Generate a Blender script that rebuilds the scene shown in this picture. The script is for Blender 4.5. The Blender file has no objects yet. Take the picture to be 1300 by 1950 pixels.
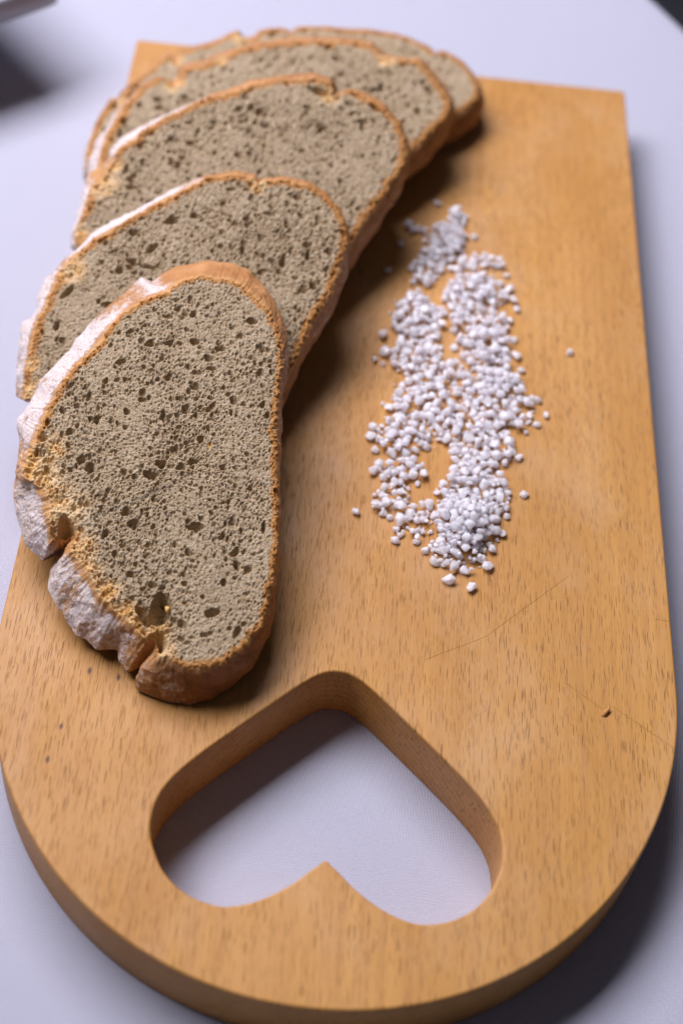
import bpy, bmesh, math, random
import numpy as np
from mathutils import Vector, Matrix
PI = math.pi
scene = bpy.context.scene
COL = scene.collection
# ------------------------------------------------------------------ camera
CAM = np.array([-0.0172868, -0.2584694, 0.3902179])
ROT = np.array([0.672151614, -0.0834510708, 0.0583292976])
FPX = 3019.06                       # focal length in pixels of a 1300x1950 frame
T = 0.02155                         # board thickness; board top is z=0, cloth z=-T
cam = bpy.data.cameras.new('camera')
cam_o = bpy.data.objects.new('camera', cam); COL.objects.link(cam_o)
cam_o.location = CAM; cam_o.rotation_euler = ROT
cam.sensor_fit = 'VERTICAL'; cam.sensor_height = 36.0; cam.sensor_width = 24.0
cam.lens = 36.0 * FPX / 1950.0
cam.clip_start = 0.02; cam.clip_end = 50
cam.dof.use_dof = True
cam.dof.aperture_fstop = 6.3
cam.dof.aperture_blades = 0
scene.camera = cam_o
RM = np.array(cam_o.rotation_euler.to_matrix())
cam.dof.focus_distance = float(-((np.array([-0.03, 0.012, 0.0]) - CAM) @ RM)[2])
# ------------------------------------------------------------------ light
world = bpy.data.worlds.new('World'); scene.world = world; world.use_nodes = True
bg = world.node_tree.nodes['Background']
bg.inputs[0].default_value = (0.80, 0.78, 1.0, 1); bg.inputs[1].default_value = 0.055
def area(name, loc, target, sx, sy, power, color):
    l = bpy.data.lights.new(name, 'AREA'); l.shape = 'RECTANGLE'; l.size = sx; l.size_y = sy
    l.energy = power; l.color = color
    o = bpy.data.objects.new(name, l); COL.objects.link(o); o.location = loc
    o.rotation_euler = (Vector(target) - Vector(loc)).to_track_quat('-Z', 'Y').to_euler()
    return o
D = 1.15
LD = Vector((-0.50, 0.50, 1.0)).normalized()
area('window_light', Vector((0.0, 0.1, 0)) + LD * D, (0.0, 0.1, 0), 1.15, 0.50, 28.5, (0.91, 0.89, 1.0))
scene.view_settings.view_transform = 'Standard'
scene.view_settings.look = 'None'
scene.view_settings.exposure = 0.0
scene.view_settings.gamma = 1.0
scene.cycles.max_bounces = 8

# ------------------------------------------------------------------ helpers
def onplane(px, py, z0, tan=0.0, y0=0.0):
    """world point where the ray of photo pixel meets z = z0 + tan*(y-y0)"""
    d = RM @ np.array([(px - 650) / FPX, -(py - 975) / FPX, -1.0])
    t = (z0 + tan * (CAM[1] - y0) - CAM[2]) / (d[2] - tan * d[1])
    return CAM + d * t
def tag(o, label=None, cat=None, group=None, kind=None):
    if label: o['label'] = label
    if cat: o['category'] = cat
    if group: o['group'] = group
    if kind: o['kind'] = kind
    return o
def link_mesh(name, me, mats, parent=None):
    o = bpy.data.objects.new(name, me); COL.objects.link(o)
    for m in (mats if isinstance(mats, (list, tuple)) else [mats]): me.materials.append(m)
    if parent: o.parent = parent
    return o
def mesh_np(name, V, F, smooth=True):
    """V (n,3), F (m,k) all same k"""
    me = bpy.data.meshes.new(name)
    V = np.asarray(V, np.float32); F = np.asarray(F, np.int32)
    k = F.shape[1]
    me.vertices.add(len(V)); me.vertices.foreach_set('co', V.ravel())
    me.loops.add(F.size); me.loops.foreach_set('vertex_index', F.ravel())
    me.polygons.add(len(F))
    me.polygons.foreach_set('loop_start', np.arange(0, F.size, k, dtype=np.int32))
    me.polygons.foreach_set('loop_total', np.full(len(F), k, np.int32))
    me.update(calc_edges=True)
    me.polygons.foreach_set('use_smooth', np.full(len(F), smooth))
    me.validate()
    return me
class NT:
    def __init__(s, name):
        s.m = bpy.data.materials.new(name); s.m.use_nodes = True
        s.t = s.m.node_tree; s.b = s.t.nodes['Principled BSDF']
    def n(s, typ, **kw):
        nd = s.t.nodes.new(typ)
        for k, v in kw.items():
            if k.startswith('i_'):
                nd.inputs[k[2:].replace('_', ' ')].default_value = v
            else: setattr(nd, k, v)
        return nd
    def l(s, a, b): s.t.links.new(a, b)
    def math(s, op, a, b=None, c=None, clamp=False):
        nd = s.t.nodes.new('ShaderNodeMath'); nd.operation = op; nd.use_clamp = clamp
        for i, v in enumerate((a, b, c)):
            if v is None: continue
            if isinstance(v, (int, float)): nd.inputs[i].default_value = v
            else: s.l(v, nd.inputs[i])
        return nd.outputs[0]
    def mix(s, f, a, b, mode='MIX'):
        nd = s.t.nodes.new('ShaderNodeMix'); nd.data_type = 'RGBA'; nd.blend_type = mode
        for sock, v in ((nd.inputs[0], f), (nd.inputs[6], a), (nd.inputs[7], b)):
            if isinstance(v, (int, float)): sock.default_value = v
            elif isinstance(v, tuple): sock.default_value = v if len(v) == 4 else v + (1,)
            else: s.l(v, sock)
        return nd.outputs[2]
    def ramp(s, f, lo, hi, a=0.0, b=1.0):
        nd = s.t.nodes.new('ShaderNodeMapRange'); nd.clamp = True
        s.l(f, nd.inputs[0])
        nd.inputs[1].default_value = lo; nd.inputs[2].default_value = hi
        nd.inputs[3].default_value = a; nd.inputs[4].default_value = b
        return nd.outputs[0]
    def noise(s, vec, scale, detail=3, rough=0.5, dist=0.0):
        nd = s.t.nodes.new('ShaderNodeTexNoise')
        nd.inputs['Scale'].default_value = scale; nd.inputs['Detail'].default_value = detail
        nd.inputs['Roughness'].default_value = rough; nd.inputs['Distortion'].default_value = dist
        s.l(vec, nd.inputs['Vector']); return nd.outputs[0]
    def vor(s, vec, scale, feature='F1', rnd=1.0):
        nd = s.t.nodes.new('ShaderNodeTexVoronoi'); nd.feature = feature
        nd.inputs['Scale'].default_value = scale; nd.inputs['Randomness'].default_value = rnd
        s.l(vec, nd.inputs['Vector']); return nd
    def mapping(s, vec, scale=(1, 1, 1), loc=(0, 0, 0), rot=(0, 0, 0)):
        nd = s.t.nodes.new('ShaderNodeMapping')
        nd.inputs['Scale'].default_value = scale; nd.inputs['Location'].default_value = loc
        nd.inputs['Rotation'].default_value = rot
        s.l(vec, nd.inputs['Vector']); return nd.outputs[0]
    def obj(s): return s.n('ShaderNodeTexCoord').outputs['Object']
    def bump(s, h, dist, strength=1.0, prev=None):
        nd = s.t.nodes.new('ShaderNodeBump'); nd.inputs['Distance'].default_value = dist
        nd.inputs['Strength'].default_value = strength
        s.l(h, nd.inputs['Height'])
        if prev is not None: s.l(prev, nd.inputs['Normal'])
        return nd.outputs[0]
    def set(s, **kw):
        for k, v in kw.items():
            sock = s.b.inputs[k.replace('_', ' ')]
            if isinstance(v, (int, float, tuple)): sock.default_value = v
            else: s.l(v, sock)

# ------------------------------------------------------------------ materials
def wood_material():
    w = NT('beech_wood'); P = w.obj()
    sep = w.n('ShaderNodeSeparateXYZ'); w.l(P, sep.inputs[0])
    # slow tone drift
    big = w.noise(w.mapping(P, (16, 5, 16)), 1.0, 4, 0.6)
    strk = w.noise(w.mapping(P, (260, 7, 260)), 1.0, 4, 0.65)
    fib = w.noise(w.mapping(P, (1700, 60, 1700)), 1.0, 3, 0.7)
    c = w.mix(w.ramp(big, 0.36, 0.64), (0.385, 0.158, 0.022), (0.560, 0.268, 0.056))
    pk = w.ramp(w.noise(w.mapping(P, (34, 9, 34), (5, 5, 5)), 1.0, 3), 0.48, 0.68, 0.0, 0.35)
    c = w.mix(pk, c, (0.66, 0.35, 0.135))
    c = w.mix(w.ramp(strk, 0.35, 0.70, 0.0, 0.75), c, (0.42, 0.180, 0.045))
    c = w.mix(w.ramp(fib, 0.3, 0.75, 0.0, 0.5), c, (0.62, 0.340, 0.092))
    # growth rings (show as arcs on the sawn end grain in the hole)
    r = w.n('ShaderNodeTexWave', wave_type='RINGS', rings_direction='Y', wave_profile='SAW')
    r.inputs['Scale'].default_value = 120; r.inputs['Distortion'].default_value = 2.5
    r.inputs['Detail'].default_value = 2; r.inputs['Detail Scale'].default_value = 0.4
    w.l(w.mapping(P, (1, 0.1, 1), (0.01, 0, 0.085)), r.inputs['Vector'])
    nzs = w.n('ShaderNodeSeparateXYZ'); w.l(w.n('ShaderNodeNewGeometry').outputs['Normal'], nzs.inputs[0])
    wall = w.ramp(w.math('ABSOLUTE', nzs.outputs[2]), 0.2, 0.9, 0.6, 0.25)
    c = w.mix(w.math('MULTIPLY', w.math('MULTIPLY', wall, w.ramp(r.outputs['Fac'], 0.35, 1.0, 0.0, 1.0)), w.ramp(w.noise(w.mapping(P, (40, 4, 40), (2, 2, 2)), 1.0, 3), 0.3, 0.6, 0.3, 0.8)), c, (0.30, 0.115, 0.028))
    # short dark ray flecks, like dashes along the grain
    wob = w.mapping(P, (1400, 230, 1400), (0, 0, 0))
    def flecks(scale, off, thr, gate):
        v = w.vor(w.mapping(P, scale, off), 1.0)
        d = w.ramp(v.outputs['Distance'], thr * 0.55, thr, 1.0, 0.0)
        csep = w.n('ShaderNodeSeparateColor'); w.l(v.outputs['Color'], csep.inputs[0])
        g = w.ramp(csep.outputs[0], gate, gate + 0.25)
        return w.math('MULTIPLY', d, g)
    f1 = flecks((2900, 125, 300), (0, 0, 0), 0.34, 0.40)
    f2 = flecks((4000, 200, 400), (3.3, 1.7, 0), 0.33, 0.35)
    fl = w.math('MAXIMUM', f1, w.math('MULTIPLY', f2, 0.6))
    dens = w.ramp(w.noise(w.mapping(P, (30, 14, 30)), 1.0, 2), 0.3, 0.58, 0.5, 1.0)
    fl = w.math('MULTIPLY', fl, dens)
    c = w.mix(w.math('MULTIPLY', fl, 0.72), c, (0.12, 0.045, 0.015))
    # pale wear plus specular sheen, both painted into the wood colour
    haze = w.ramp(w.noise(w.mapping(P, (26, 17, 26), (0.3, 0.2, 0)), 1.0, 5, 0.7), 0.48, 0.72, 0.0, 0.45)
    c = w.mix(haze, c, (0.58, 0.355, 0.18))
    # knife scratches on the top
    scr = None
    for (ax, ay, bx, by, wd) in SCRATCH:
        dx, dy = bx - ax, by - ay; L = math.hypot(dx, dy); ux, uy = dx / L, dy / L
        X = w.math('SUBTRACT', sep.outputs[0], ax); Y = w.math('SUBTRACT', sep.outputs[1], ay)
        al = w.math('ADD', w.math('MULTIPLY', X, ux), w.math('MULTIPLY', Y, uy))
        ac = w.math('ABSOLUTE', w.math('SUBTRACT', w.math('MULTIPLY', X, -uy), w.math('MULTIPLY', Y, -ux)))
        m = w.ramp(ac, wd * 0.4, wd, 1.0, 0.0)
        m = w.math('MULTIPLY', m, w.math('MULTIPLY', w.math('GREATER_THAN', al, 0.0), w.math('LESS_THAN', al, L)))
        scr = m if scr is None else w.math('MAXIMUM', scr, m)
    top = w.math('GREATER_THAN', sep.outputs[2], -0.0015)
    scr = w.math('MULTIPLY', scr, top)
    c = w.mix(w.math('MULTIPLY', scr, 0.18), c, (0.34, 0.16, 0.05))
    # little dark pin knots
    for (kx, ky, kr) in KNOTS:
        X = w.math('SUBTRACT', sep.outputs[0], kx); Y = w.math('MULTIPLY', w.math('SUBTRACT', sep.outputs[1], ky), 0.5)
        d = w.math('SQRT', w.math('ADD', w.math('MULTIPLY', X, X), w.math('MULTIPLY', Y, Y)))
        c = w.mix(w.math('MULTIPLY', w.ramp(d, kr * 0.3, kr, 0.9, 0.0), top), c, (0.06, 0.025, 0.012))
    rough = w.ramp(w.noise(w.mapping(P, (60, 30, 60)), 1.0, 4), 0.3, 0.7, 0.44, 0.62)
    h = w.math('SUBTRACT', w.math('MULTIPLY', fib, 0.5), w.math('ADD', fl, scr))
    grit = w.noise(P, 2600, 2, 0.6)
    h = w.math('ADD', h, w.math('MULTIPLY', grit, 0.5))
    w.set(Base_Color=c, Roughness=rough, Normal=w.bump(h, 0.00012, 0.9))
    w.b.inputs['Specular IOR Level'].default_value = 0.36
    return w.m
def cloth_material():
    w = NT('knit_cloth'); P = w.obj()
    sep = w.n('ShaderNodeSeparateXYZ'); w.l(w.mapping(P, (1, 1, 1), (0, 0, 0), (0, 0, 0.05)), sep.inputs[0])
    p = 0.00090
    X = w.math('MULTIPLY', sep.outputs[0], 1 / p); Y = w.math('MULTIPLY', sep.outputs[1], 1 / (p * 1.05))
    fx = w.math('ABSOLUTE', w.math('SUBTRACT', w.math('FRACT', X), 0.5))       # 0 in the wale middle
    a = w.math('SINE', w.math('MULTIPLY', w.math('ADD', Y, w.math('MULTIPLY', fx, 1.3)), 2 * PI))
    a = w.math('ADD', w.math('MULTIPLY', a, 0.16), 0.72)
    b = w.math('SINE', w.math('MULTIPLY', fx, 2 * PI))
    h = w.math('MULTIPLY', a, b)
    nz = w.noise(P, 1500, 3)
    h2 = w.math('ADD', h, w.math('MULTIPLY', nz, 0.35))
    c = w.mix(w.ramp(h, 0.0, 0.6), (0.24, 0.24, 0.31), (0.70, 0.70, 0.81))  # valleys between stitches darkened, their shade put into the colour
    c = w.mix(w.ramp(w.noise(P, 9, 3), 0.3, 0.7, 0, 0.12), c, (0.52, 0.52, 0.63))
    w.set(Base_Color=c, Roughness=0.85, Normal=w.bump(h2, 0.00030, 0.9))
    w.b.inputs['Sheen Weight'].default_value = 0.12
    w.b.inputs['Specular IOR Level'].default_value = 0.2
    return w.m
def crumb_material():
    w = NT('bread_crumb'); P = w.obj()
    at = w.n('ShaderNodeAttribute', attribute_name='zone')
    sc = w.n('ShaderNodeSeparateColor'); w.l(at.outputs['Color'], sc.inputs[0])
    crust, flour, torn = sc.outputs[0], sc.outputs[1], sc.outputs[2]
    n1 = w.noise(P, 60, 4, 0.6); n2 = w.noise(P, 900, 3, 0.7); n3 = w.noise(P, 230, 3, 0.6)
    c = w.mix(w.ramp(n1, 0.3, 0.7), (0.280, 0.196, 0.108), (0.395, 0.295, 0.178))
    c = w.mix(w.ramp(n2, 0.42, 0.70, 0, 0.65), c, (0.60, 0.485, 0.345))  # pale speckle: bright glints painted into the crumb colour
    c = w.mix(w.ramp(n3, 0.4, 0.75, 0, 0.45), c, (0.33, 0.225, 0.11))
    v = w.vor(P, 95); cs = w.n('ShaderNodeSeparateColor'); w.l(v.outputs['Color'], cs.inputs[0])
    fleck = w.math('MULTIPLY', w.math('GREATER_THAN', cs.outputs[0], 0.90), w.ramp(v.outputs['Distance'], 0.09, 0.14, 1, 0))
    c = w.mix(fleck, c, (0.78, 0.50, 0.16))
    cn = w.math('ADD', crust, w.math('MULTIPLY', w.math('SUBTRACT', n3, 0.5), 0.55))
    cr = w.mix(w.ramp(n2, 0.3, 0.7), (0.28, 0.110, 0.022), (0.52, 0.255, 0.070))
    c = w.mix(w.ramp(cn, 0.25, 0.62), c, cr)
    c = w.mix(w.ramp(cn, 0.86, 1.06, 0.0, 0.8), c, (0.27, 0.095, 0.020))
    tn = w.mix(w.ramp(n3, 0.35, 0.65), (0.74, 0.56, 0.33), (0.66, 0.36, 0.10))
    c = w.mix(w.math('MULTIPLY', torn, 0.85), c, tn)
    vb = w.vor(P, 1050); vb2 = w.vor(P, 2100)
    h = w.math('ADD', w.math('MULTIPLY', vb.outputs['Distance'], -0.8), w.math('MULTIPLY', w.noise(P, 3000, 2), 0.5))
    h = w.math('SUBTRACT', h, w.math('MULTIPLY', vb2.outputs['Distance'], 0.4))
    w.set(Base_Color=c, Roughness=0.55, Normal=w.bump(w.math('MULTIPLY', h, -1.0), 0.00026, 1.0))
    w.b.inputs['Subsurface Weight'].default_value = 0.22
    w.b.inputs['Subsurface Radius'].default_value = (0.0012, 0.0008, 0.0004)
    w.b.inputs['Subsurface Scale'].default_value = 1.0
    w.b.inputs['Specular IOR Level'].default_value = 0.22
    return w.m
def crust_material():
    w = NT('bread_crust'); P = w.obj()
    at = w.n('ShaderNodeAttribute', attribute_name='zone')
    sc = w.n('ShaderNodeSeparateColor'); w.l(at.outputs['Color'], sc.inputs[0])
    dark, flour, torn = sc.outputs[0], sc.outputs[1], sc.outputs[2]
    n1 = w.noise(P, 110, 5, 0.65); n2 = w.noise(P, 700, 4, 0.7); n3 = w.noise(P, 2300, 2, 0.6)
    c = w.mix(w.ramp(n1, 0.3, 0.7), (0.36, 0.145, 0.040), (0.58, 0.275, 0.100))
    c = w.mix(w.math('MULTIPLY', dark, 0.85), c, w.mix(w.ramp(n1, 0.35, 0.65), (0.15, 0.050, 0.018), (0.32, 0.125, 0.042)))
    c = w.mix(w.math('MULTIPLY', torn, 0.8), c, (0.66, 0.40, 0.16))
    f = w.math('ADD', flour, w.math('MULTIPLY', w.math('SUBTRACT', n2, 0.5), 1.5))
    f = w.math('ADD', f, w.math('MULTIPLY', w.math('SUBTRACT', n1, 0.5), 1.3))
    f = w.math('MULTIPLY', w.ramp(f, 0.34, 0.75, 0, 0.94), w.ramp(flour, 0.02, 0.15))
    sp_ = w.ramp(w.noise(P, 1500, 3, 0.7), 0.36, 0.56, 0.45, 1.0)
    c = w.mix(w.math('MULTIPLY', f, sp_), c, (0.72, 0.665, 0.65))
    h = w.math('ADD', w.math('MULTIPLY', n2, 1.0), w.math('MULTIPLY', n3, 0.5))
    h = w.math('ADD', h, w.math('MULTIPLY', f, 0.5))
    w.set(Base_Color=c, Roughness=w.ramp(f, 0, 1, 0.52, 0.9), Normal=w.bump(h, 0.00045, 0.9))
    w.b.inputs['Specular IOR Level'].default_value = 0.4
    return w.m
def salt_material():
    w = NT('rock_salt'); P = w.obj()
    n = w.noise(P, 500, 3)
    w.set(Base_Color=w.mix(n, (0.995, 0.96, 0.995), (1.0, 0.99, 1.0)), Roughness=0.2, Normal=w.bump(w.noise(P, 1800, 2), 0.0001, 0.5))
    w.b.inputs['Subsurface Weight'].default_value = 1.0
    w.b.inputs['Subsurface Radius'].default_value = (0.0022, 0.0021, 0.0022)
    w.b.inputs['Subsurface Scale'].default_value = 1.0
    w.b.inputs['Transmission Weight'].default_value = 0.06
    w.b.inputs['IOR'].default_value = 1.5
    tr = w.n('ShaderNodeBsdfTranslucent'); tr.inputs[0].default_value = (1.0, 0.96, 1.0, 1)
    mx = w.n('ShaderNodeMixShader'); mx.inputs[0].default_value = 0.36
    w.l(w.b.outputs[0], mx.inputs[1]); w.l(tr.outputs[0], mx.inputs[2])
    w.l(mx.outputs[0], w.t.nodes['Material Output'].inputs[0])
    return w.m
def plain(name, col, rough, spec=0.5, nscale=40, namp=0.15):
    w = NT(name); P = w.obj(); n = w.noise(P, nscale, 4)
    w.set(Base_Color=w.mix(w.ramp(n, 0.3, 0.7, 0, 1), tuple(c * (1 - namp) for c in col), tuple(c * (1 + namp) for c in col)), Roughness=rough)
    w.b.inputs['Specular IOR Level'].default_value = spec
    return w.m
def bp2(px, py, z=0.0):
    q = onplane(px, py, z); return float(q[0]), float(q[1])
SCRATCH = []
for (a, b, c_, d, wd) in [(812, 1256, 925, 1213, .00016), (925, 1213, 1082, 1098, .00018),
                          (1075, 1300, 1148, 1352, .00016), (1165, 1345, 1290, 1430, .00013),
                          (1245, 1180, 1278, 1184, .0002)]:
    SCRATCH.append(bp2(a, b) + bp2(c_, d) + (wd,))
KNOTS = [bp2(171, 1277) + (0.0009,), bp2(117, 1383) + (0.0007,), bp2(91, 1446) + (0.0008,), bp2(226, 1290) + (0.0008,)]
M_wood = wood_material(); M_cloth = cloth_material(); M_crumb = crumb_material(); M_crust = crust_material(); M_salt = salt_material()
M_chip = plain('splinter_wood', (0.50, 0.24, 0.08), 0.6, 0.3, 900)
M_floor = plain('dark_floor', (0.085, 0.095, 0.105), 0.6, 0.3, 6, 0.5)
M_dish = plain('grey_glaze', (0.30, 0.31, 0.36), 0.30, 0.5, 12, 0.10)
M_kernel = plain('grain_kernel', (0.72, 0.43, 0.13), 0.6, 0.3, 900)

# ------------------------------------------------------------------ setting
def make_floor():
    n = 24; V = []; F = []
    for j in range(n + 1):
        for i in range(n + 1):
            V.append((-3 + 6 * i / n, -3 + 6 * j / n, -0.78))
    for j in range(n):
        for i in range(n):
            a = j * (n + 1) + i; F.append((a, a + 1, a + n + 2, a + n + 1))
    o = link_mesh('floor', mesh_np('floor', V, F), M_floor); tag(o, kind='structure')
make_floor()
def make_tablecloth():
    cx, cy, R = -0.256, 0.143, 0.45
    prof = [(R * k / 26, -T) for k in range(27)]
    for k in range(1, 9):
        a = k / 8 * PI / 2; prof.append((R + 0.006 * math.sin(a), -T - 0.006 * (1 - math.cos(a))))
    for k in range(1, 14): prof.append((R + 0.006 + 0.002 * k, -T - 0.006 - 0.025 * k))
    N = 180; V = [(cx, cy, -T)]; F3 = []
    rows = []
    for j, (r, z) in enumerate(prof[1:]):
        row = []
        for i in range(N):
            a = 2 * PI * i / N; k = max(0, (-T - 0.006 - z) / 0.3)
            rr = r + 0.022 * k * math.sin(a * 14 + 1.3 * math.sin(3 * a)); row.append(len(V))
            V.append((cx + rr * math.cos(a), cy + rr * math.sin(a), z))
        rows.append(row)
    me = bpy.data.meshes.new('tablecloth')
    F = [(0, rows[0][i], rows[0][(i + 1) % N]) for i in range(N)]
    for a, b in zip(rows[:-1], rows[1:]):
        for i in range(N):
            k = (i + 1) % N; F.append((a[i], b[i], b[k], a[k]))
    me.from_pydata(V, [], F); me.polygons.foreach_set('use_smooth', [True] * len(F))
    o = link_mesh('tablecloth', me, M_cloth)
    tag(o, 'pale lavender white knitted cloth spread over a round table under the wooden board', 'tablecloth')
make_tablecloth()

# ------------------------------------------------------------------ cutting board
def catmull(P, n, closed=True):
    P = np.asarray(P, float); m = len(P); out = []
    for i in range(m):
        p0, p1, p2, p3 = P[(i - 1) % m], P[i], P[(i + 1) % m], P[(i + 2) % m]
        for k in range(n):
            t = k / n
            out.append(0.5 * ((2 * p1) + (-p0 + p2) * t + (2 * p0 - 5 * p1 + 4 * p2 - p3) * t * t + (-p0 + 3 * p1 - 3 * p2 + p3) * t ** 3))
    return np.array(out)
HW, BL, BB, BN = 0.1, 0.289313, 0.1064, 2.0237
def board_outline():
    pts = []
    for (x, y, sx, sy) in ((HW, BL, 1, 1), (-HW, BL, -1, 1)):
        r = 0.0012
        for k in range(5):
            a = k / 4 * PI / 2
            if sx > 0: pts.append((x - r + r * math.cos(a), y - r + r * math.sin(a)))
            else: pts.append((x + r - r * math.sin(a), y - r + r * math.cos(a)))
    for k in range(1, 20): pts.append((-HW, BL * (1 - k / 20)))
    for k in range(121):
        a = PI + PI * k / 120; c, s = math.cos(a), math.sin(a)
        pts.append((HW * math.copysign(abs(c) ** (2 / BN), c), BB * math.copysign(abs(s) ** (2 / BN), s)))
    for k in range(1, 20): pts.append((HW, BL * k / 20))
    return pts
HALF = [(0.0005, -0.0654), (0.0013, -0.0663), (0.0037, -0.0684), (0.0078, -0.0723), (0.0131, -0.0762), (0.0191, -0.0793), (0.0260, -0.0809),
        (0.0336, -0.0793), (0.0395, -0.0757), (0.0438, -0.0707), (0.0470, -0.0635), (0.0477, -0.0573), (0.0467, -0.0513),
        (0.0435, -0.0448), (0.0374, -0.0373), (0.0289, -0.0286), (0.0215, -0.0213), (0.0139, -0.0139), (0.0098, -0.0101),
        (0.0058, -0.0070), (0.0020, -0.0054)]
def heart_outline():
    R_ = [p for p in HALF]; L_ = [(-x - 0.0002, y) for x, y in reversed(HALF)]
    P = catmull(R_ + L_, 6)
    # keep the notch tip crisp
    return [tuple(q) for q in P]
def make_board():
    cu = bpy.data.curves.new('board_curve', 'CURVE'); cu.dimensions = '2D'; cu.fill_mode = 'BOTH'
    bev = 0.0008
    for pts in (board_outline(), heart_outline()):
        sp = cu.splines.new('POLY'); sp.points.add(len(pts) - 1)
        for i, (x, y) in enumerate(pts): sp.points[i].co = (x, y, 0, 1)
        sp.use_cyclic_u = True
    cu.bevel_depth = bev; cu.bevel_resolution = 3; cu.offset = -bev; cu.extrude = T / 2 - bev
    tmp = bpy.data.objects.new('board_tmp', cu); COL.objects.link(tmp)
    me = bpy.data.meshes.new_from_object(tmp, depsgraph=bpy.context.evaluated_depsgraph_get())
    bpy.data.objects.remove(tmp); bpy.data.curves.remove(cu)
    me.name = 'cutting_board'
    bm = bmesh.new(); bm.from_mesh(me); bmesh.ops.remove_doubles(bm, verts=bm.verts, dist=1e-6)
    for v in bm.verts: v.co.z -= T / 2
    for f in bm.faces: f.smooth = True
    for e in bm.edges:
        if len(e.link_faces) == 2 and e.calc_face_angle(0) > math.radians(38): e.smooth = False
    bm.to_mesh(me); bm.free(); me.materials.clear()
    # nothing but the sides and rounded edges should shade smoothly
    nz = [abs(p.normal.z) for p in me.polygons]
    me.polygons.foreach_set('use_smooth', [z < 0.999 for z in nz])
    o = link_mesh('cutting_board', me, M_wood)
    tag(o, 'beech cutting board with one rounded end and a heart shaped hole', 'cutting board')
    return o
board = make_board()
def nub(name, loc, r, seed, mat, scale=(1, 1, 1), parent=None, sub=2):
    bm = bmesh.new(); bmesh.ops.create_icosphere(bm, subdivisions=sub, radius=1); rnd = random.Random(seed)
    ph = [rnd.uniform(0, 6) for _ in range(6)]
    for v in bm.verts:
        c = v.co; k = 1 + 0.22 * math.sin(3 * c.x + ph[0]) * math.sin(3 * c.y + ph[1]) + 0.16 * math.sin(5 * c.z + ph[2] + 3 * c.x) + rnd.uniform(-.07, .07)
        v.co = Vector((c.x * scale[0], c.y * scale[1], c.z * scale[2])) * (r * k)
    me = bpy.data.meshes.new(name); bm.to_mesh(me); bm.free()
    for p in me.polygons: p.use_smooth = True
    o = link_mesh(name, me, mat, parent); o.location = loc
    return o
q = onplane(1153, 1355, 0.001)
sp = nub('wood_splinter', (q[0], q[1], 0.0004), 0.0012, 5, M_chip, (1.7, .6, .6)); sp.rotation_euler = (0.2, -0.3, 0.9)
tag(sp, 'tiny raised brown splinter by the right edge of the board, below the salt', 'splinter')

# ------------------------------------------------------------------ bread
rs = np.random.RandomState(7)
def vnoise(shape, cell, rs):
    """smooth value noise raster, cell in pixels"""
    h, w = shape; gh, gw = int(h / cell) + 4, int(w / cell) + 4
    g = rs.rand(gh, gw) * 2 - 1
    y = np.arange(h) / cell; x = np.arange(w) / cell
    yi = y.astype(int); xi = x.astype(int); fy = y - yi; fx = x - xi
    fy = fy * fy * (3 - 2 * fy); fx = fx * fx * (3 - 2 * fx)
    a = g[yi][:, xi]; b = g[yi][:, xi + 1]; c = g[yi + 1][:, xi]; d = g[yi + 1][:, xi + 1]
    fx = fx[None]; fy = fy[:, None]
    return a * (1 - fx) * (1 - fy) + b * fx * (1 - fy) + c * (1 - fx) * fy + d * fx * fy
def fbm(shape, cell, rs, oct=4, g=0.55):
    out = np.zeros(shape); a = 1
    for k in range(oct):
        if cell < 1.2: break
        out += a * vnoise(shape, cell, rs); cell /= 2; a *= g
    return out
def resample(A, B, n):
    A3 = A[:, :3]; d = np.linalg.norm(np.roll(A3, -1, 0) - A3, axis=1) + 0.35 * np.linalg.norm(np.roll(B, -1, 0) - B, axis=1)
    s = np.concatenate([[0], np.cumsum(d)]); t = np.linspace(0, s[-1], n, endpoint=False)
    A2 = np.vstack([A, A[:1]]); B2 = np.vstack([B, B[:1]])
    f = lambda M: np.stack([np.interp(t, s, M[:, k]) for k in range(M.shape[1])], 1)
    return f(A2), f(B2)
def noise1(n, periods, rs):
    out = np.zeros(n); x = np.arange(n) / n
    for p, a in periods:
        g = rs.rand(p) * 2 - 1; t = x * p; i = t.astype(int); f = t - i; f = f * f * (3 - 2 * f)
        out += a * (g[i % p] * (1 - f) + g[(i + 1) % p] * f)
    return out
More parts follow.
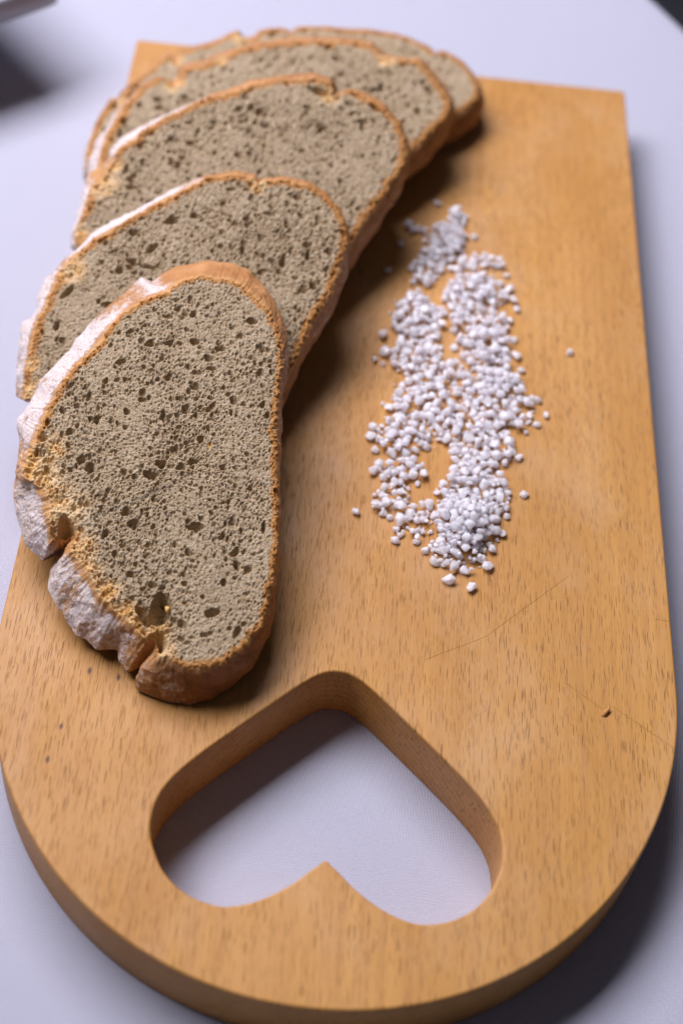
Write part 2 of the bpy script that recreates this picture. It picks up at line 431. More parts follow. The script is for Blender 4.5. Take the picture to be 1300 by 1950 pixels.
def make_slice(key, label, contour, th, tan, y0, nT, nR, seed, pores=(), torn=(), dens=1.0, psize=1.0, flourband=None, edge_w=0.0032, rag=0.00035, nW=22, extra_flour=1.0, dimple=1.0):
    """contour: (face px, face py, lower px, lower py | None, flour 0..1, dark 0..1) walked clockwise in the photo"""
    rs = np.random.RandomState(seed)
    top = []; bot = []; fl = []
    for c in contour:
        p = onplane(c[0], c[1], th, tan, y0); top.append(p)
        if c[2] is None:
            q = p - np.array([0, 0, th * 0.97])
        else: q = onplane(c[2], c[3], 0.0005, tan, y0)
        bot.append(q); fl.append((c[4], c[5]))
    top = np.array(top); bot = np.array(bot); fl = np.array(fl)
    n = 6
    # parameter-matched smooth curves (centripetal feel: blend of catmull and linear keeps corners)
    def lin(P):
        return np.concatenate([P[i] + (P[(i + 1) % len(P)] - P[i]) * (np.arange(n) / n)[:, None] for i in range(len(P))])
    A = catmull(top, n) * .45 + lin(top) * .55; B = catmull(bot, n) * .45 + lin(bot) * .55; Fm = lin(fl)
    AF, BF = resample(np.hstack([A, Fm]), B, nT)
    A = AF[:, :3]; FL = AF[:, 3:5]; B = BF
    # ragged rim
    tg = np.roll(A, -3, 0) - np.roll(A, 3, 0); nr = np.stack([-tg[:, 1], tg[:, 0]], 1)
    nr /= np.linalg.norm(nr, axis=1)[:, None] + 1e-9
    cen = A[:, :2].mean(0)
    if np.mean(np.sum(nr * (A[:, :2] - cen), 1)) < 0: nr = -nr
    j = noise1(nT, ((60, .9), (170, .8), (420, .7)), rs) * rag
    A0 = A.copy()
    A[:, :2] += nr * j[:, None]
    j2 = noise1(nT, ((24, 1.6), (60, .8), (150, .4)), rs) * rag * 1.2
    B[:, :2] += nr * j2[:, None]
    # axis segment
    X = A[:, :2] - cen; u, s, vt = np.linalg.svd(X, full_matrices=False); ax = vt[0]
    pr = X @ ax; half = (pr.max() - pr.min()) / 2; wid = np.abs(X @ vt[1]).max()
    hl = max(half - wid, 0) * 0.9
    C = cen + np.clip(pr * (hl / half) * 1.1, -hl, hl)[:, None] * ax
    # radial rings
    sR = np.linspace(1, 0, nR) ** 0.92
    V2 = C[None] + (A[None, :, :2] - C[None]) * sR[:, None, None]            # nR,nT,2
    # pore raster
    res = 0.00016
    mn = A[:, :2].min(0) - .002; mx = A[:, :2].max(0) + .002
    w, h = ((mx - mn) / res).astype(int) + 2
    Hm = np.zeros((h, w))
    Hm += 0.00014 * fbm((h, w), 0.004 / res, rs, 4)
    Hm += 0.00022 * (0.3 - np.abs(vnoise((h, w), 0.0010 / res, rs))) + 0.00018 * (0.3 - np.abs(vnoise((h, w), 0.00055 / res, rs))) + .0001 * vnoise((h, w), 2.2, rs)
    area_ = half * wid * PI
    def stamp(x, y, a, b, ang, depth, e=4):
        R_ = max(a, b) * 1.2; i0 = int((x - R_ - mn[0]) / res); i1 = int((x + R_ - mn[0]) / res) + 2
        j0 = int((y - R_ - mn[1]) / res); j1 = int((y + R_ - mn[1]) / res) + 2
        i0, j0 = max(i0, 0), max(j0, 0); i1, j1 = min(i1, w), min(j1, h)
        if i1 <= i0 or j1 <= j0: return
        gx = (np.arange(i0, i1) * res + mn[0] - x)[None]; gy = (np.arange(j0, j1) * res + mn[1] - y)[:, None]
        c, s_ = math.cos(ang), math.sin(ang)
        U = (gx * c + gy * s_) / a; W_ = (-gx * s_ + gy * c) / b
        th_ = np.arctan2(W_, U)
        d2 = U * U + W_ * W_; d2 = d2 * (1 + 0.22 * np.sin(2 * th_ + x * 9e3) + 0.16 * np.sin(3 * th_ + y * 7e3))
        prof = np.clip(1 - d2 ** (e / 2), 0, 1)
        sub = Hm[j0:j1, i0:i1]; np.minimum(sub, -depth * prof + sub * .8, out=sub)
    def tang(x, y):
        v = np.array([x, y]) - cen; t = np.clip(v @ ax, -hl, hl); d = v - t * ax
        return math.atan2(d[1], d[0]) + PI / 2, np.linalg.norm(d) / wid
    PM = np.clip(0.62 + 0.55 * fbm((h, w), 0.016 / res, rs, 3), .12, 1)
    samp_patch = lambda x, y: PM[min(max(int((y - mn[1]) / res), 0), h - 1), min(max(int((x - mn[0]) / res), 0), w - 1)]
    def scatter(n, rlo, rhi, dk, pw=2.0):
        for _ in range(int(n)):
            x = rs.uniform(mn[0], mx[0]); y = rs.uniform(mn[1], mx[1]); a_, dd = tang(x, y)
            if (dd > 0.93 and rlo > 0.0003) or samp_patch(x, y) < rs.rand(): continue
            r = rlo + (rhi - rlo) * rs.rand() ** pw
            el = rs.uniform(1.0, 1.35 + 0.9 * min(dd, 1)); a_ += rs.normal(0, .35)
            stamp(x, y, r * math.sqrt(el), r / math.sqrt(el), a_, r * dk * rs.uniform(.8, 1.4) * dimple)
    box = (mx - mn).prod() * 1e4
    scatter(330 * box * dens, .00017, .00042, 1.38)
    scatter(17 * box * dens, .00038 * psize, .00080 * psize, 1.25, 1.6)
    scatter(2.8 * box * dens, .0008 * psize, .00145 * psize, 1.3, 1.8)
    for (px, py, ra, rb, ang, dep) in pores:
        q = onplane(px, py, th, tan, y0); stamp(q[0], q[1], ra, rb, ang, dep, 3)
    TM = np.zeros((h, w))
    if torn:
        YY, XX = np.mgrid[0:h, 0:w]; XX = XX * res + mn[0]; YY = YY * res + mn[1]
        rough = fbm((h, w), 0.0035 / res, rs, 5, .62)
        for (px, py, r, drop) in torn:
            q = onplane(px, py, th, tan, y0); d = np.hypot(XX - q[0], YY - q[1]) / r
            m = np.clip(1.25 - d, 0, 1); m = m * m * (3 - 2 * m); TM = np.maximum(TM, m)
            Hm += m * (-drop + 0.0009 * rough)
    def samp(M, x, y):
        fx = np.clip((x - mn[0]) / res, 0, w - 1.001); fy = np.clip((y - mn[1]) / res, 0, h - 1.001)
        i = fx.astype(int); j = fy.astype(int); fx = fx - i; fy = fy - j
        return M[j, i] * (1 - fx) * (1 - fy) + M[j, i + 1] * fx * (1 - fy) + M[j + 1, i] * (1 - fx) * fy + M[j + 1, i + 1] * fx * fy
    dist = np.linalg.norm(V2 - A[None, :, :2], axis=2)
    dz = samp(Hm, V2[..., 0], V2[..., 1])
    rim = np.clip(1 - dist / 0.0010, 0, 1)
    dz = dz * (1 - .6 * rim) - 0.0006 * rim ** 2
    tm = samp(TM, V2[..., 0], V2[..., 1])
    Z = th + tan * (V2[..., 1] - y0) + dz
    V = np.concatenate([V2, Z[..., None]], 2).reshape(-1, 3)
    k = np.arange(nT); k1 = (k + 1) % nT
    F = np.concatenate([np.stack([r * nT + k, r * nT + k1, (r + 1) * nT + k1, (r + 1) * nT + k], 1) for r in range(nR - 1)])
    # underside (flat cut face of the slice) joined to the same crumb
    nU = 10; sU = np.linspace(1, 0, nU)
    CB = np.concatenate([C, (0.0005 + tan * (C[:, 1:2] - y0))], 1)
    VU = CB[None] + (B[None] - CB[None]) * sU[:, None, None]
    VU[..., 2] = 0.0005 + tan * (VU[..., 1] - y0)
    off = len(V)
    FU = np.concatenate([np.stack([off + r * nT + k, off + (r + 1) * nT + k, off + (r + 1) * nT + k1, off + r * nT + k1], 1) for r in range(nU - 1)])
    Vall = np.vstack([V, VU.reshape(-1, 3)]); Fall = np.vstack([F, FU])
    a = 0.5 * np.sum(A[:, 0] * np.roll(A[:, 1], -1) - A[:, 1] * np.roll(A[:, 0], -1))
    if a < 0: Fall = Fall[:, ::-1]
    # outlines walked clockwise seen from above have a<0
    crust = np.clip(1 - dist / edge_w, 0, 1) ** 0.8
    crust = np.concatenate([crust.ravel(), np.full(nU * nT, 0.3)])
    tmv = np.concatenate([tm.ravel(), np.zeros(nU * nT)])
    base = bpy.data.objects.new('bread_slice', None); COL.objects.link(base)
    org = np.array([cen[0], cen[1], 0.0]); base.location = org
    tag(base, label, 'bread slice', 'overlapping slices of bread on the board')
    def finish(name, Vv, Ff, colr, mat):
        me = mesh_np(name, Vv - org, Ff)
        at = me.color_attributes.new('zone', 'FLOAT_COLOR', 'POINT')
        at.data.foreach_set('color', colr.astype(np.float32).ravel())
        return link_mesh(name, me, mat, base)
    colr = np.stack([crust, np.zeros_like(crust), tmv, np.ones_like(crust)], 1)
    finish('crumb', Vall, Fall, colr, M_crumb)
    # crust wall
    sW = np.linspace(0, 1, nW)
    top3 = V.reshape(nR, nT, 3)[0]
    mid = A0.copy(); mid[:, 2] = top3[:, 2]
    jf = np.clip(1 - sW * 9, 0, 1)[:, None, None]
    Wl = (top3[None] * jf + mid[None] * (1 - jf)); Wl = Wl + (B[None] - Wl) * sW[:, None, None]
    bul = np.sin(PI * sW) ** 0.8
    amp = 0.0009 * (th / 0.012)
    nW_, nn = nW, nT
    per = int(nn)
    rough = fbm((64, nn), 20, rs, 4, .62) + .5 * vnoise((64, nn), 60, rs); rough = rough[np.round(sW * 63).astype(int)]
    bl = np.clip(np.arange(nn) / 40.0, 0, 1); rough = rough * np.minimum(bl, bl[::-1])[None]
    wt0 = np.clip(samp(TM, A[:, 0], A[:, 1]) * 1.3, 0, 1)[None]
    crk = fbm((64, nn), 9, rs, 3, .7)[np.round(sW * 63).astype(int)]
    outn = bul[:, None] * amp + (rough * (0.00036 + .00022 * wt0) + crk * (.00012 + .00014 * wt0)) * np.sqrt(bul)[:, None]
    Wl[..., 0] += nr[None, :, 0] * outn; Wl[..., 1] += nr[None, :, 1] * outn
    V3 = Wl.reshape(-1, 3)
    FW = np.concatenate([np.stack([r * nT + k, (r + 1) * nT + k, (r + 1) * nT + k1, r * nT + k1], 1) for r in range(nW - 1)])
    if a < 0: FW = FW[:, ::-1]
    flr = np.repeat((FL[:, 0] * extra_flour)[None], nW, 0) * np.clip(sW * 5 + .05, 0, 1)[:, None]
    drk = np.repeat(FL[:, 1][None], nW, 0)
    rimt = np.clip(1 - sW * 7, 0, 1)[:, None] * np.ones((1, nT))
    wt = samp(TM, A[:, 0], A[:, 1])[None] * np.ones((nW, 1))
    colw = np.stack([drk.ravel(), (flr * (1 - .35 * wt)).ravel(), np.maximum(rimt * .6, wt * .3).ravel(), np.ones(nW * nT)], 1)
    finish('crust', V3, FW, colw, M_crust)
    return base

# contours: face x, y, lower x, y, flour, darkness
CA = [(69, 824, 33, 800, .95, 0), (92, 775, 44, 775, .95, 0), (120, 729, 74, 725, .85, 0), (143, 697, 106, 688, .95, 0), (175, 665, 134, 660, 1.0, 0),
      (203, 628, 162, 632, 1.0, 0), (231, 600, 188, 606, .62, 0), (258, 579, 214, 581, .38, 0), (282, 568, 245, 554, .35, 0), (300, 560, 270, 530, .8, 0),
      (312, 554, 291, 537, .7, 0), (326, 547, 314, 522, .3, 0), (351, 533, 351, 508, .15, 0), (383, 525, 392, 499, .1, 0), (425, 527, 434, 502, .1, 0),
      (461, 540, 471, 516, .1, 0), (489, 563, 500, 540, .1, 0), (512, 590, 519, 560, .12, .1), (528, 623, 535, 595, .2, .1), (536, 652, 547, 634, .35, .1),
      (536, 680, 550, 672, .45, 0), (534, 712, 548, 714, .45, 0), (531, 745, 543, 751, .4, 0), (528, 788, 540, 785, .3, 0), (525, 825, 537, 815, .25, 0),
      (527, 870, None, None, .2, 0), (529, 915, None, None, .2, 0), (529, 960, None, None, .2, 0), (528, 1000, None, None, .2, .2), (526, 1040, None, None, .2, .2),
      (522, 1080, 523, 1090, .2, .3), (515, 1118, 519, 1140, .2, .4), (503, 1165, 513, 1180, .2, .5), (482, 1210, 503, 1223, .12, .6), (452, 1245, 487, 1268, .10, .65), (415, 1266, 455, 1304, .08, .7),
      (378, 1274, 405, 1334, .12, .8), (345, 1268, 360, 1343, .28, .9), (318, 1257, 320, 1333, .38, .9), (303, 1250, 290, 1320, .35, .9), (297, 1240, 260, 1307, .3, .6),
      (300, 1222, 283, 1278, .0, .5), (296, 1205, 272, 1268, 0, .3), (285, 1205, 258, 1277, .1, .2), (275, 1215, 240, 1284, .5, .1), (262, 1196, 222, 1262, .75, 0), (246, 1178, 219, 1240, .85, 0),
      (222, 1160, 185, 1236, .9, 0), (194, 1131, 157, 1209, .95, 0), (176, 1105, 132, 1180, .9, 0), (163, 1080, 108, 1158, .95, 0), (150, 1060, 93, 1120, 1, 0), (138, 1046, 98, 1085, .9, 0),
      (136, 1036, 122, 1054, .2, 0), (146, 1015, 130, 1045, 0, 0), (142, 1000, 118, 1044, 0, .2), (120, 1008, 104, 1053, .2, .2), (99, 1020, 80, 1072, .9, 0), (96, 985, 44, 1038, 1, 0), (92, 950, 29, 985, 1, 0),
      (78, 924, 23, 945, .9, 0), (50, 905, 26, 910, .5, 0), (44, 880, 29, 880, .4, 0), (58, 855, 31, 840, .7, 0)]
poresA = [(370, 1002, .0021, .0015, 0.1, .004), (404, 1166, .0023, .0013, .2, .0035), (306, 1158, .0045, .0034, 1.2, .0075), (283, 1172, .0026, .0020, .6, .0055), (283, 904, .0021, .0010, -.3, .003),
          (502, 1003, .0019, .0008, 1.5, .0025), (291, 901, .0018, .0010, -.2, .003), (368, 878, .0018, .0009, .5, .003), (480, 611, .0016, .0013, 0, .003), (371, 650, .0014, .0012, 0, .0025),
          (420, 663, .0018, .001, -.1, .0025), (286, 654, .0016, .0012, 0, .0028), (425, 890, .0011, .001, 0, .002), (172, 890, .0018, .0014, .2, .003), (450, 1076, .001, .0017, 0.2, .0025),
          (322, 652, .0015, .001, 0, .0025), (231, 688, .0021, .0008, .5, .0025), (133, 822, .0015, .0009, .9, .0025), (242, 783, .0011, .0011, 0, .0025), (333, 853, .0014, .0012, 0, .0025),
          (271, 760, .0013, .0009, 0, .002), (307, 881, .0018, .0008, .3, .0025), (127, 1000, .0030, .0036, .8, .0085), (296, 1214, .0028, .0034, 1.3, .006), (200, 1016, .0008, .0019, -.3, .003),
          (234, 1037, .001, .001, 0, .002), (270, 1160, .002, .0016, 0, .004), (185, 797, .0015, .0008, .9, .0025), (403, 701, .0016, .0008, 0, .0025), (500, 770, .0009, .0013, 0, .002)]
tornA = [(52, 880, .0085, .0012), (85, 905, .0065, .001), (118, 965, .0085, .0014), (122, 1015, .006, .004), (150, 1045, .006, .0006), (170, 1085, .005, .0006), (205, 1130, .005, .0005), (245, 1168, .0055, .0008), (290, 1205, .0065, .0026), (312, 1238, .004, .0006), (100, 850, .005, .0004)]
A_ = make_slice('A', 'nearest and topmost slice of brown bread, whole face showing, with torn floury crust', CA, .0135, .235, -.022, 1700, 180, 11, poresA, tornA, dens=1.0, edge_w=.0030, nW=34, extra_flour=1.0, rag=.0006)

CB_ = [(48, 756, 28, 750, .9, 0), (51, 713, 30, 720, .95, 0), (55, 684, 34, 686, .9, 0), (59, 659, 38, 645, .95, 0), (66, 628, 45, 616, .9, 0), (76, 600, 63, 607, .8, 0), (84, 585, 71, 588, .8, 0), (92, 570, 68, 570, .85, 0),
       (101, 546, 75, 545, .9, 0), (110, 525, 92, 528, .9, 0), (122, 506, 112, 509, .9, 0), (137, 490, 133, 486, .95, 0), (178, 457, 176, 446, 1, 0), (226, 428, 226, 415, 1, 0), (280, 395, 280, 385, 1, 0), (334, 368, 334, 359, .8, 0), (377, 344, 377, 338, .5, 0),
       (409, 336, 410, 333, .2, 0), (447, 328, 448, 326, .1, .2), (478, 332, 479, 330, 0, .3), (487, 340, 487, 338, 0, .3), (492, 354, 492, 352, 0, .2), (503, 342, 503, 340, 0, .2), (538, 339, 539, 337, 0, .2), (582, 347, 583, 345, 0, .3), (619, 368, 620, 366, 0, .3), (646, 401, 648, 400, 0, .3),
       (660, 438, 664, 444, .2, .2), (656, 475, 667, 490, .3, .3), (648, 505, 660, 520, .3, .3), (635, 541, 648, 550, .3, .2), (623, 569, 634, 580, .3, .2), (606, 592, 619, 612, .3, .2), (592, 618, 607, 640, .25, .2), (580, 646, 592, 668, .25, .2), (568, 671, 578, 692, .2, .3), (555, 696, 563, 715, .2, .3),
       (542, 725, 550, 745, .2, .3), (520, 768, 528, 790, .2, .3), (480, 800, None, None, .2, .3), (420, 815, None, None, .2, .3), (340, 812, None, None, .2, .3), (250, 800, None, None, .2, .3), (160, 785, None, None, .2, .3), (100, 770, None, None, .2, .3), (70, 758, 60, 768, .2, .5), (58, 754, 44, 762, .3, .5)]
poresB = [(328, 419, .0022, .0014, .1, .0035), (462, 473, .0010, .0020, -.1, .003), (538, 497, .0011, .0024, .1, .0035), (586, 484, .0010, .0018, -.1, .003), (596, 543, .0014, .0015, 0, .003), (251, 496, .002, .0009, 0, .003), (280, 507, .0024, .0009, -.1, .003),
          (130, 555, .0012, .0030, -.6, .003), (209, 579, .0016, .001, 0, .0025), (470, 415, .0014, .0012, 0, .0025), (228, 514, .0015, .0013, 0, .003), (372, 410, .0015, .0011, 0, .0025), (108, 620, .001, .0018, 0, .003), (440, 360, .002, .0007, .1, .002)]
tornB = [(62, 745, .0055, .001), (135, 510, .006, .0005), (62, 690, .003, .0003), (492, 350, .004, .0006)]
make_slice('B', 'second slice of bread from the front, half covered by the nearest one', CB_, .0115, .32, .068, 1500, 140, 23, poresB, tornB, dens=1.05, edge_w=.0036, nW=22, rag=.0005)

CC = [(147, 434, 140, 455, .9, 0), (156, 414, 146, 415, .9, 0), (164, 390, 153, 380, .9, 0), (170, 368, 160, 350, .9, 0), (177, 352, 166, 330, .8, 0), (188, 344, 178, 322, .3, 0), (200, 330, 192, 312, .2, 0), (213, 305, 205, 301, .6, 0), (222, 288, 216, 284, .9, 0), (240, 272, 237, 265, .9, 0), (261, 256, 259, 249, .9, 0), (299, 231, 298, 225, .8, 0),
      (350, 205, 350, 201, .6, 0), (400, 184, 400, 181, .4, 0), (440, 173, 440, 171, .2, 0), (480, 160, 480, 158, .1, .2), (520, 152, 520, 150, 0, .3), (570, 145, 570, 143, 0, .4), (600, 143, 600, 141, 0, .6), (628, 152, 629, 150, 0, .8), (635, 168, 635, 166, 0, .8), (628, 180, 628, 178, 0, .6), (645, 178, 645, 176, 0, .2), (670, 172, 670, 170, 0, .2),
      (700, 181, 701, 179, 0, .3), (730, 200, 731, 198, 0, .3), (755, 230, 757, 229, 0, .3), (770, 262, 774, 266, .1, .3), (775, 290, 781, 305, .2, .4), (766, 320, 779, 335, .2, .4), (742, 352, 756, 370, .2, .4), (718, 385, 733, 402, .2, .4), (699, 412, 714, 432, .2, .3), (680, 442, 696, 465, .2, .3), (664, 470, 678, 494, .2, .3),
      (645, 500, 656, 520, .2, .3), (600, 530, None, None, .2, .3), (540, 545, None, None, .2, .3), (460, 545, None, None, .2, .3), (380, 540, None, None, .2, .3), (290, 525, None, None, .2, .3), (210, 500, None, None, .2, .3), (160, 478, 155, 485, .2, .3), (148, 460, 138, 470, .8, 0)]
make_slice('C', 'third slice of bread from the front, with a dark curl on its top crust', CC, .0115, .34, .124, 1250, 105, 37,
           [(252, 355, .0026, .0009, .2, .003), (250, 340, .0014, .0009, .2, .003), (690, 240, .001, .0022, 0, .003), (715, 205, .0022, .0012, -.6, .003), (610, 172, .004, .0016, .0, .003)],
           [(190, 340, .008, .0012), (222, 308, .003, .002), (628, 176, .005, .001), (150, 440, .004, .0006)], dens=1.0, psize=1.1, edge_w=.0040, nW=18, rag=.0006)

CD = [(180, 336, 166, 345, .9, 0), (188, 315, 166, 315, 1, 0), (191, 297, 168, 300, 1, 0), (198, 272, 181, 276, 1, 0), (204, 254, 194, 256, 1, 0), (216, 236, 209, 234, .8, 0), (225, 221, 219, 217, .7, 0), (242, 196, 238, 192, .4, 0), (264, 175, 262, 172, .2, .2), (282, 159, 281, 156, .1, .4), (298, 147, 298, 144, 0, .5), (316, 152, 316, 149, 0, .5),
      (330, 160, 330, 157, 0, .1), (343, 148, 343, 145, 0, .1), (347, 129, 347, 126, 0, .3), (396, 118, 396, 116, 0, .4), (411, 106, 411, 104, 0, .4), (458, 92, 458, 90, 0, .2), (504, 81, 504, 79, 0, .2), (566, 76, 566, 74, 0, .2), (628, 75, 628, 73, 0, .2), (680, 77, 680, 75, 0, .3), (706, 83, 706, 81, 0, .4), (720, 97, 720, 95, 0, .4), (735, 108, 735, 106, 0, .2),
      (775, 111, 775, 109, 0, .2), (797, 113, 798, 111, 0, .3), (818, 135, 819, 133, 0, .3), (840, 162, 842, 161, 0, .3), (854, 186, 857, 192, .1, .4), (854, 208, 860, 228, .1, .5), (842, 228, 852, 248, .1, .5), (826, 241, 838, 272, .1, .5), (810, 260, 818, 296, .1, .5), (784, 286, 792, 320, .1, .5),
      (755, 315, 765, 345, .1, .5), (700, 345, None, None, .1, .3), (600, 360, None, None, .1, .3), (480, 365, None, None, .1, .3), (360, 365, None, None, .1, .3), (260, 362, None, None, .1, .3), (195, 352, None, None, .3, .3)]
make_slice('D', 'blurred fourth slice of bread from the front, between the middle and farthest ones', CD, .0115, .26, .172, 1000, 80, 41, [(640, 110, .002, .0012, 0, .003), (715, 170, .002, .0012, 0, .003)],
           [(330, 155, .005, .001), (735, 108, .005, .0006), (420, 112, .003, .0006)], dens=.85, psize=1.2, edge_w=.0040, nW=14, rag=.0006)

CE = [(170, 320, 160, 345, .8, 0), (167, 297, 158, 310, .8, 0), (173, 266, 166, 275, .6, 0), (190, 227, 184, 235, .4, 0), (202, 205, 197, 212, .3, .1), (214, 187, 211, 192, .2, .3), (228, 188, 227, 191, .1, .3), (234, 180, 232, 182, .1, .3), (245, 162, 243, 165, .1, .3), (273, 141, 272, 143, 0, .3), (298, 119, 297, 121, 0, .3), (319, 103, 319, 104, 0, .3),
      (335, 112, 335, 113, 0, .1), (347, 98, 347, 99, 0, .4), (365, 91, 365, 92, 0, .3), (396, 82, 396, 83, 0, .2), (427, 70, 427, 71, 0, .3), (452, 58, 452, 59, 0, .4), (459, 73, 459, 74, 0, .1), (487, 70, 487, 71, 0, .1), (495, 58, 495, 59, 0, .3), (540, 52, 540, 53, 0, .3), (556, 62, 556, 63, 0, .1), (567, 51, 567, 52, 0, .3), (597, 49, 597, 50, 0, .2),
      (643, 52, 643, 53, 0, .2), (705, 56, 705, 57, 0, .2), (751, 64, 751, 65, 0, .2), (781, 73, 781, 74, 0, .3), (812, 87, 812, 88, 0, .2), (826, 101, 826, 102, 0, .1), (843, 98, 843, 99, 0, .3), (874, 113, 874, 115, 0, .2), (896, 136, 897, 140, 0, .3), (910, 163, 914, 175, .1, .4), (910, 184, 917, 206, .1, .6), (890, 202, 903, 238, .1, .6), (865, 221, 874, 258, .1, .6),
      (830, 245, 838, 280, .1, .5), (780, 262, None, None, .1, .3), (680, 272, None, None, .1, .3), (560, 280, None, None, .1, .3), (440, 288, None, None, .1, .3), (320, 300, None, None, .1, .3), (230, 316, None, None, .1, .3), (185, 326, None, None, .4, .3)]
make_slice('E', 'farthest slice of bread, lowest in the row, flat on the board near its square end', CE, .0110, .17, .225, 1000, 70, 53, [], [(335, 112, .004, .0006), (458, 72, .004, .0006), (225, 190, .004, .0006)], dens=.7, psize=1.2, edge_w=.0034, nW=14)

# little golden grain sitting in the big hole of the front slice
q = onplane(319, 1160, .0105, .235, -.022)
kn = nub('grain', (0, 0, 0), 0.0009, 3, M_kernel, (.8, 1.2, .8), A_)
kn.location = Vector(q) - A_.location
kn['label'] = 'golden grain in the large hole'

# ------------------------------------------------------------------ salt
def salt_mesh(seed):
    rnd = random.Random(seed); bm = bmesh.new()
    s = (rnd.uniform(.95, 1.35), rnd.uniform(.85, 1.1), rnd.uniform(.50, .78))
    pts = []
    while len(pts) < rnd.choice((11, 13, 16)):
        v = Vector((rnd.gauss(0, 1), rnd.gauss(0, 1), rnd.gauss(0, 1))).normalized()
        if all((v - p).length > .5 for p in pts): pts.append(v)
    for v in pts:
        v = v * rnd.uniform(.88, 1.06); bm.verts.new((v.x * s[0], v.y * s[1], v.z * s[2]))
    bmesh.ops.convex_hull(bm, input=bm.verts)
    bmesh.ops.bevel(bm, geom=bm.edges[:], offset=.06, segments=1, affect='EDGES', profile=.5, clamp_overlap=True)
    bmesh.ops.triangulate(bm, faces=bm.faces)
    for v in bm.verts:
        if v.co.length > 1.5: v.co *= 1.5 / v.co.length
    me = bpy.data.meshes.new('salt_grain'); bm.to_mesh(me); bm.free()
    me.materials.append(M_salt)
    sm = False
    for p in me.polygons: p.use_smooth = sm
    return me
SM = [salt_mesh(100 + i) for i in range(24)]
rr = random.Random(5)
placed = []   # x,y,z,r,mesh,rot,label
def height_at(x, y, r):
    z = r * .52
    for (X, Y, Z, R_, *_) in placed:
        d = math.hypot(x - X, y - Y); s = (r + R_) * .72
        if d < s: z = max(z, Z + math.sqrt(s * s - d * d) * .62)
    return z
def put(px, py, r, label=None, zmax=9, spread=True):
    x, y = bp2(px, py, r * .7)
    z = height_at(x, y, r)
    if z > zmax: return False
    placed.append((x, y, z, r, rr.randrange(24), (rr.uniform(-.5, .5), rr.uniform(-.5, .5), rr.uniform(0, 6)), label))
    return True
LONE = [(1084, 671, .00150, 'single white salt grain lying far right of all the others, alone on bare wood'),
        (1039, 789, .0014, 'salt grain just off the right side of the pile, level with its widest part'),
        (1001, 823, .0009, 'tiniest lone speck of salt, off the right side of the pile'),
        (999, 940, .0015, 'lone bright salt grain to the right of the lower heap'),
        (965, 982, .0012, 'small salt grain touching the right flank of the lower heap'),
        (679, 971, .0016, 'lone salt grain left of the lower pile, closest to the nearest bread slice'),
        (755, 1027, .0016, 'lone oblong salt grain at the lower left of the pile'),
        (897, 1116, .0020, 'lowest salt grain of all, nearest the heart shaped hole'),
        (853, 1102, .0019, 'second lowest salt grain, under the tip of the lower heap'),
        (706, 828, .0019, 'leftmost salt grain on the middle edge of the pile'),
        (713, 682, .0014, 'small round salt grain left of the pile, at the edge of the bread shadow'),
        (729, 633, .0019, 'pointed salt grain left of the pile, inside the shadow of the bread'),
        (738, 512, .0015, 'blurred salt grain left of the upper pile, alone in the dark shadow'),
        (763, 462, .0014, 'dim blurred salt grain at the upper left of the pile in the deep shadow'),
        (833, 385, .0016, 'topmost blurred salt grain, farthest from the camera'),
        (992, 703, .0014, 'small salt grain off the upper right side of the pile'),
        (964, 523, .0013, 'blurred salt grain off the upper right of the pile, beside its narrow part'),
        (903, 450, .0015, 'blurred salt grain to the right of the upper heap'),
        (984, 588, .0013, 'salt grain jutting out right of the pile under its narrow part')]
for (px, py, r, lab) in LONE: put(px, py, r * 1.12, lab)
# blobs of the spill: centre px, radii px, angle, weight, maximum height
BL_ = [(851, 460, 34, 42, .3, 50, .0045), (866, 412, 18, 16, 0, 10, .004), (815, 510, 30, 26, 0, 18, .003), (798, 438, 26, 10, 0.2, 5, .002), (900, 500, 36, 14, 0, 12, .0022), (790, 600, 42, 40, .2, 50, .0042), (905, 560, 58, 40, 0, 62, .0042),
       (880, 620, 82, 42, 0, 62, .0032), (790, 680, 48, 40, 0, 40, .0032), (925, 660, 48, 50, 0, 50, .0042), (870, 720, 96, 36, 0, 62, .0032), (955, 740, 46, 34, .3, 38, .0042), (810, 770, 74, 34, 0, 50, .0030),
       (910, 790, 78, 34, 0, 46, .0030), (768, 830, 52, 36, 0, 34, .0028), (930, 850, 52, 32, 0, 30, .0028), (765, 895, 46, 24, 0, 22, .0026), (745, 950, 40, 26, -.3, 20, .0026), (795, 975, 34, 16, -.3, 9, .0022),
       (860, 815, 66, 24, 0, 20, .0026), (890, 940, 62, 50, 0, 66, .0048), (884, 1000, 58, 52, 0, 105, .0078), (868, 1050, 54, 30, .2, 42, .0040), (945, 950, 26, 32, 0, 12, .0024), (785, 1000, 40, 30, 0, 9, .002), (905, 885, 46, 26, 0, 26, .0028), (870, 860, 40, 16, 0, 8, .0022), (955, 790, 60, 22, .2, 16, .0025), (990, 760, 26, 18, 0, 9, .0022), (930, 500, 26, 14, 0, 8, .0022)]
for (cx, cy, rx, ry, an, nn, zm) in BL_:
    for _ in range(int(nn * 1.75)):
        for _try in range(3):
            a = rr.uniform(0, 2 * PI); k = math.sqrt(rr.random()) * 1.0
            if rr.random() < .22: k *= 1.3
            ux, uy = k * rx * math.cos(a), k * ry * math.sin(a)
            px = cx + ux * math.cos(an) - uy * math.sin(an); py = cy + ux * math.sin(an) + uy * math.cos(an)
            # the two bare gaps of wood
            if ((px - 838) / 24) ** 2 + ((py - 885) / 36) ** 2 < 1 or ((px - 850) / 12) ** 2 + ((py - 640) / 32) ** 2 < 1: continue
            zmax = .0022 + (zm - .0022) * max(0, 1 - k * k)
            if put(px, py, rr.choice((rr.uniform(.0004, .0009), rr.uniform(.0009, .0015), rr.uniform(.0013, .0020), rr.uniform(.0015, .0024), rr.uniform(.0015, .0021))), None, max(zmax, .0018)): break
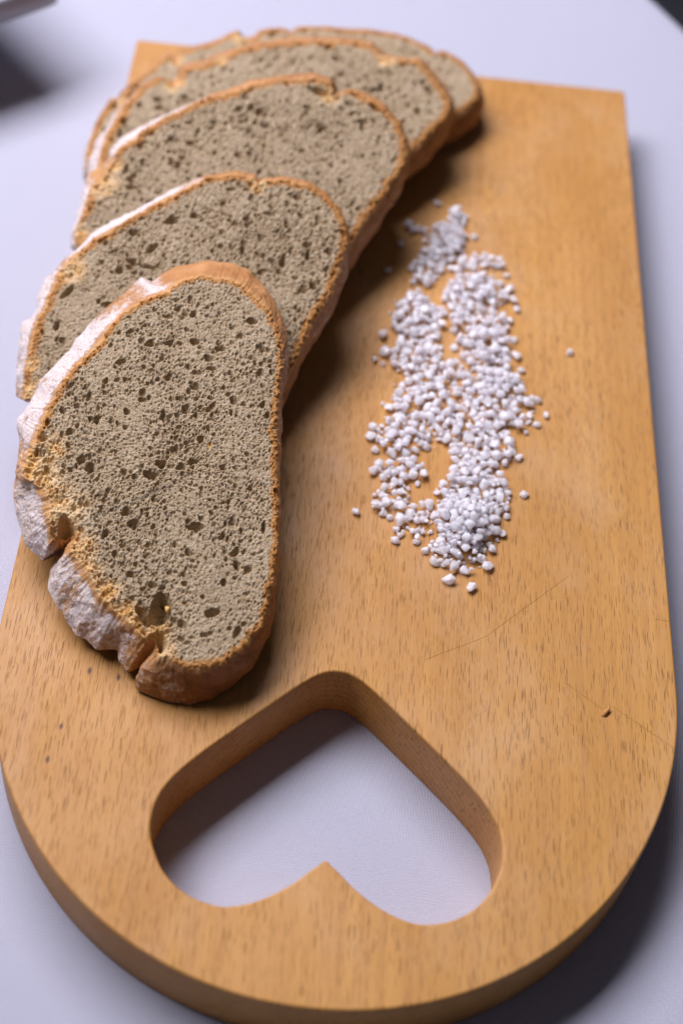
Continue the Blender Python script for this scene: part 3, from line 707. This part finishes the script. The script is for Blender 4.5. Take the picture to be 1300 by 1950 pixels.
for (cx, cy, rx, ry, an, nn, zm) in BL_:
    for _ in range(int(nn * 2.2)):
        a = rr.uniform(0, 2 * PI); k = rr.random() ** .5 * .97
        ux, uy = k * rx * math.cos(a), k * ry * math.sin(a)
        px = cx + ux * math.cos(an) - uy * math.sin(an); py = cy + ux * math.sin(an) + uy * math.cos(an)
        if ((px - 838) / 27) ** 2 + ((py - 885) / 38) ** 2 < 1 or ((px - 850) / 14) ** 2 + ((py - 640) / 34) ** 2 < 1: continue
        put(px, py, rr.uniform(.0004, .0010), None, max(.0018, zm * .6))
print('SALT grains', len(placed))
def mat_of(g):
    x, y, z, r, mi, ro, lab = g
    from mathutils import Euler
    return Matrix.Translation((x, y, z)) @ Euler(ro).to_matrix().to_4x4() @ Matrix.Scale(r, 4)
order = sorted(placed, key=lambda g: (g[6] is None, g[3] < .0012, (Vector(CAM) - Vector(g[:3])).length))
proto = None
for g in order[:296]:
    if proto is None:
        o = bpy.data.objects.new('salt_grain', SM[g[4]]); proto = o
    else:
        o = proto.copy(); o.data = SM[g[4]]
    COL.objects.link(o); o.matrix_world = mat_of(g)
    lab = g[6]
    if lab is None:
        hx, hy = bp2(886, 985); lx, _ = bp2(812, 930)
        if math.hypot(g[0] - hx, g[1] - hy) < .0105: lab = 'white salt grain heaped in the bright lower mound nearest the heart hole'
        elif g[0] < lx: lab = 'white salt grain in the loose left fringe of the spill, beside the bread shadow'
        else: lab = 'white salt grain in the thin middle layer of the spill, above the lower mound'
    tag(o, lab, 'salt grain', 'coarse salt grains')
bm = bmesh.new()
for g in order[296:]:
    t = SM[g[4]].copy(); t.transform(mat_of(g)); bm.from_mesh(t); bpy.data.meshes.remove(t)
me = bpy.data.meshes.new('salt_pile'); bm.to_mesh(me); bm.free()
o = link_mesh('salt_pile', me, M_salt)
tag(o, 'fine salt and the farther blurred part of the spill, beside the bread shadow', 'salt', None, 'stuff')

# ------------------------------------------------------------------ grey dish in the far left corner
def make_dish():
    zc = -T; cor = onplane(122, 4, zc + .032); left = onplane(0, 46, zc + .032)
    e = (left - cor)[:2]; e /= np.linalg.norm(e); n_ = np.array([-e[1], e[0]])
    if n_[1] < 0: n_ = -n_
    S = .12; c = cor[:2] + e * S / 2 + n_ * S / 2
    prof = [(.50, .002), (.52, .004), (.54, .012), (.72, .021), (.94, .029), (1.0, .032), (1.0, .041), (.97, .0425), (.92, .038), (.70, .026), (.45, .016), (.2, .015)]
    N = 192; V = []; rows = []
    V.append((c[0], c[1], zc + .0016))
    for (s, z) in prof:
        row = []
        for i in range(N):
            a = 2 * PI * i / N; ca, sa = math.cos(a), math.sin(a); p = 2 / 24.0
            u = math.copysign(abs(ca) ** p, ca) * S / 2 * s; v = math.copysign(abs(sa) ** p, sa) * S / 2 * s
            q = c + e * u + n_ * v; row.append(len(V)); V.append((q[0], q[1], zc + z))
        rows.append(row)
    V.append((c[0], c[1], zc + .015)); last = len(V) - 1
    F = [(0, rows[0][(i + 1) % N], rows[0][i]) for i in range(N)]
    for a, b in zip(rows[:-1], rows[1:]):
        for i in range(N): F.append((a[i], a[(i + 1) % N], b[(i + 1) % N], b[i]))
    F += [(rows[-1][i], rows[-1][(i + 1) % N], last) for i in range(N)]
    bm = bmesh.new(); vs = [bm.verts.new((v[0] - c[0], v[1] - c[1], v[2] - zc)) for v in V]
    for f in F: bm.faces.new([vs[i] for i in f])
    bmesh.ops.recalc_face_normals(bm, faces=bm.faces)
    me = bpy.data.meshes.new('dish'); bm.to_mesh(me); bm.free()
    for p in me.polygons: p.use_smooth = True
    o = link_mesh('dish', me, M_dish); o.location = (c[0], c[1], zc)
    tag(o, 'blurred grey dish in the far left corner with a dark shadow under it', 'dish')
make_dish()
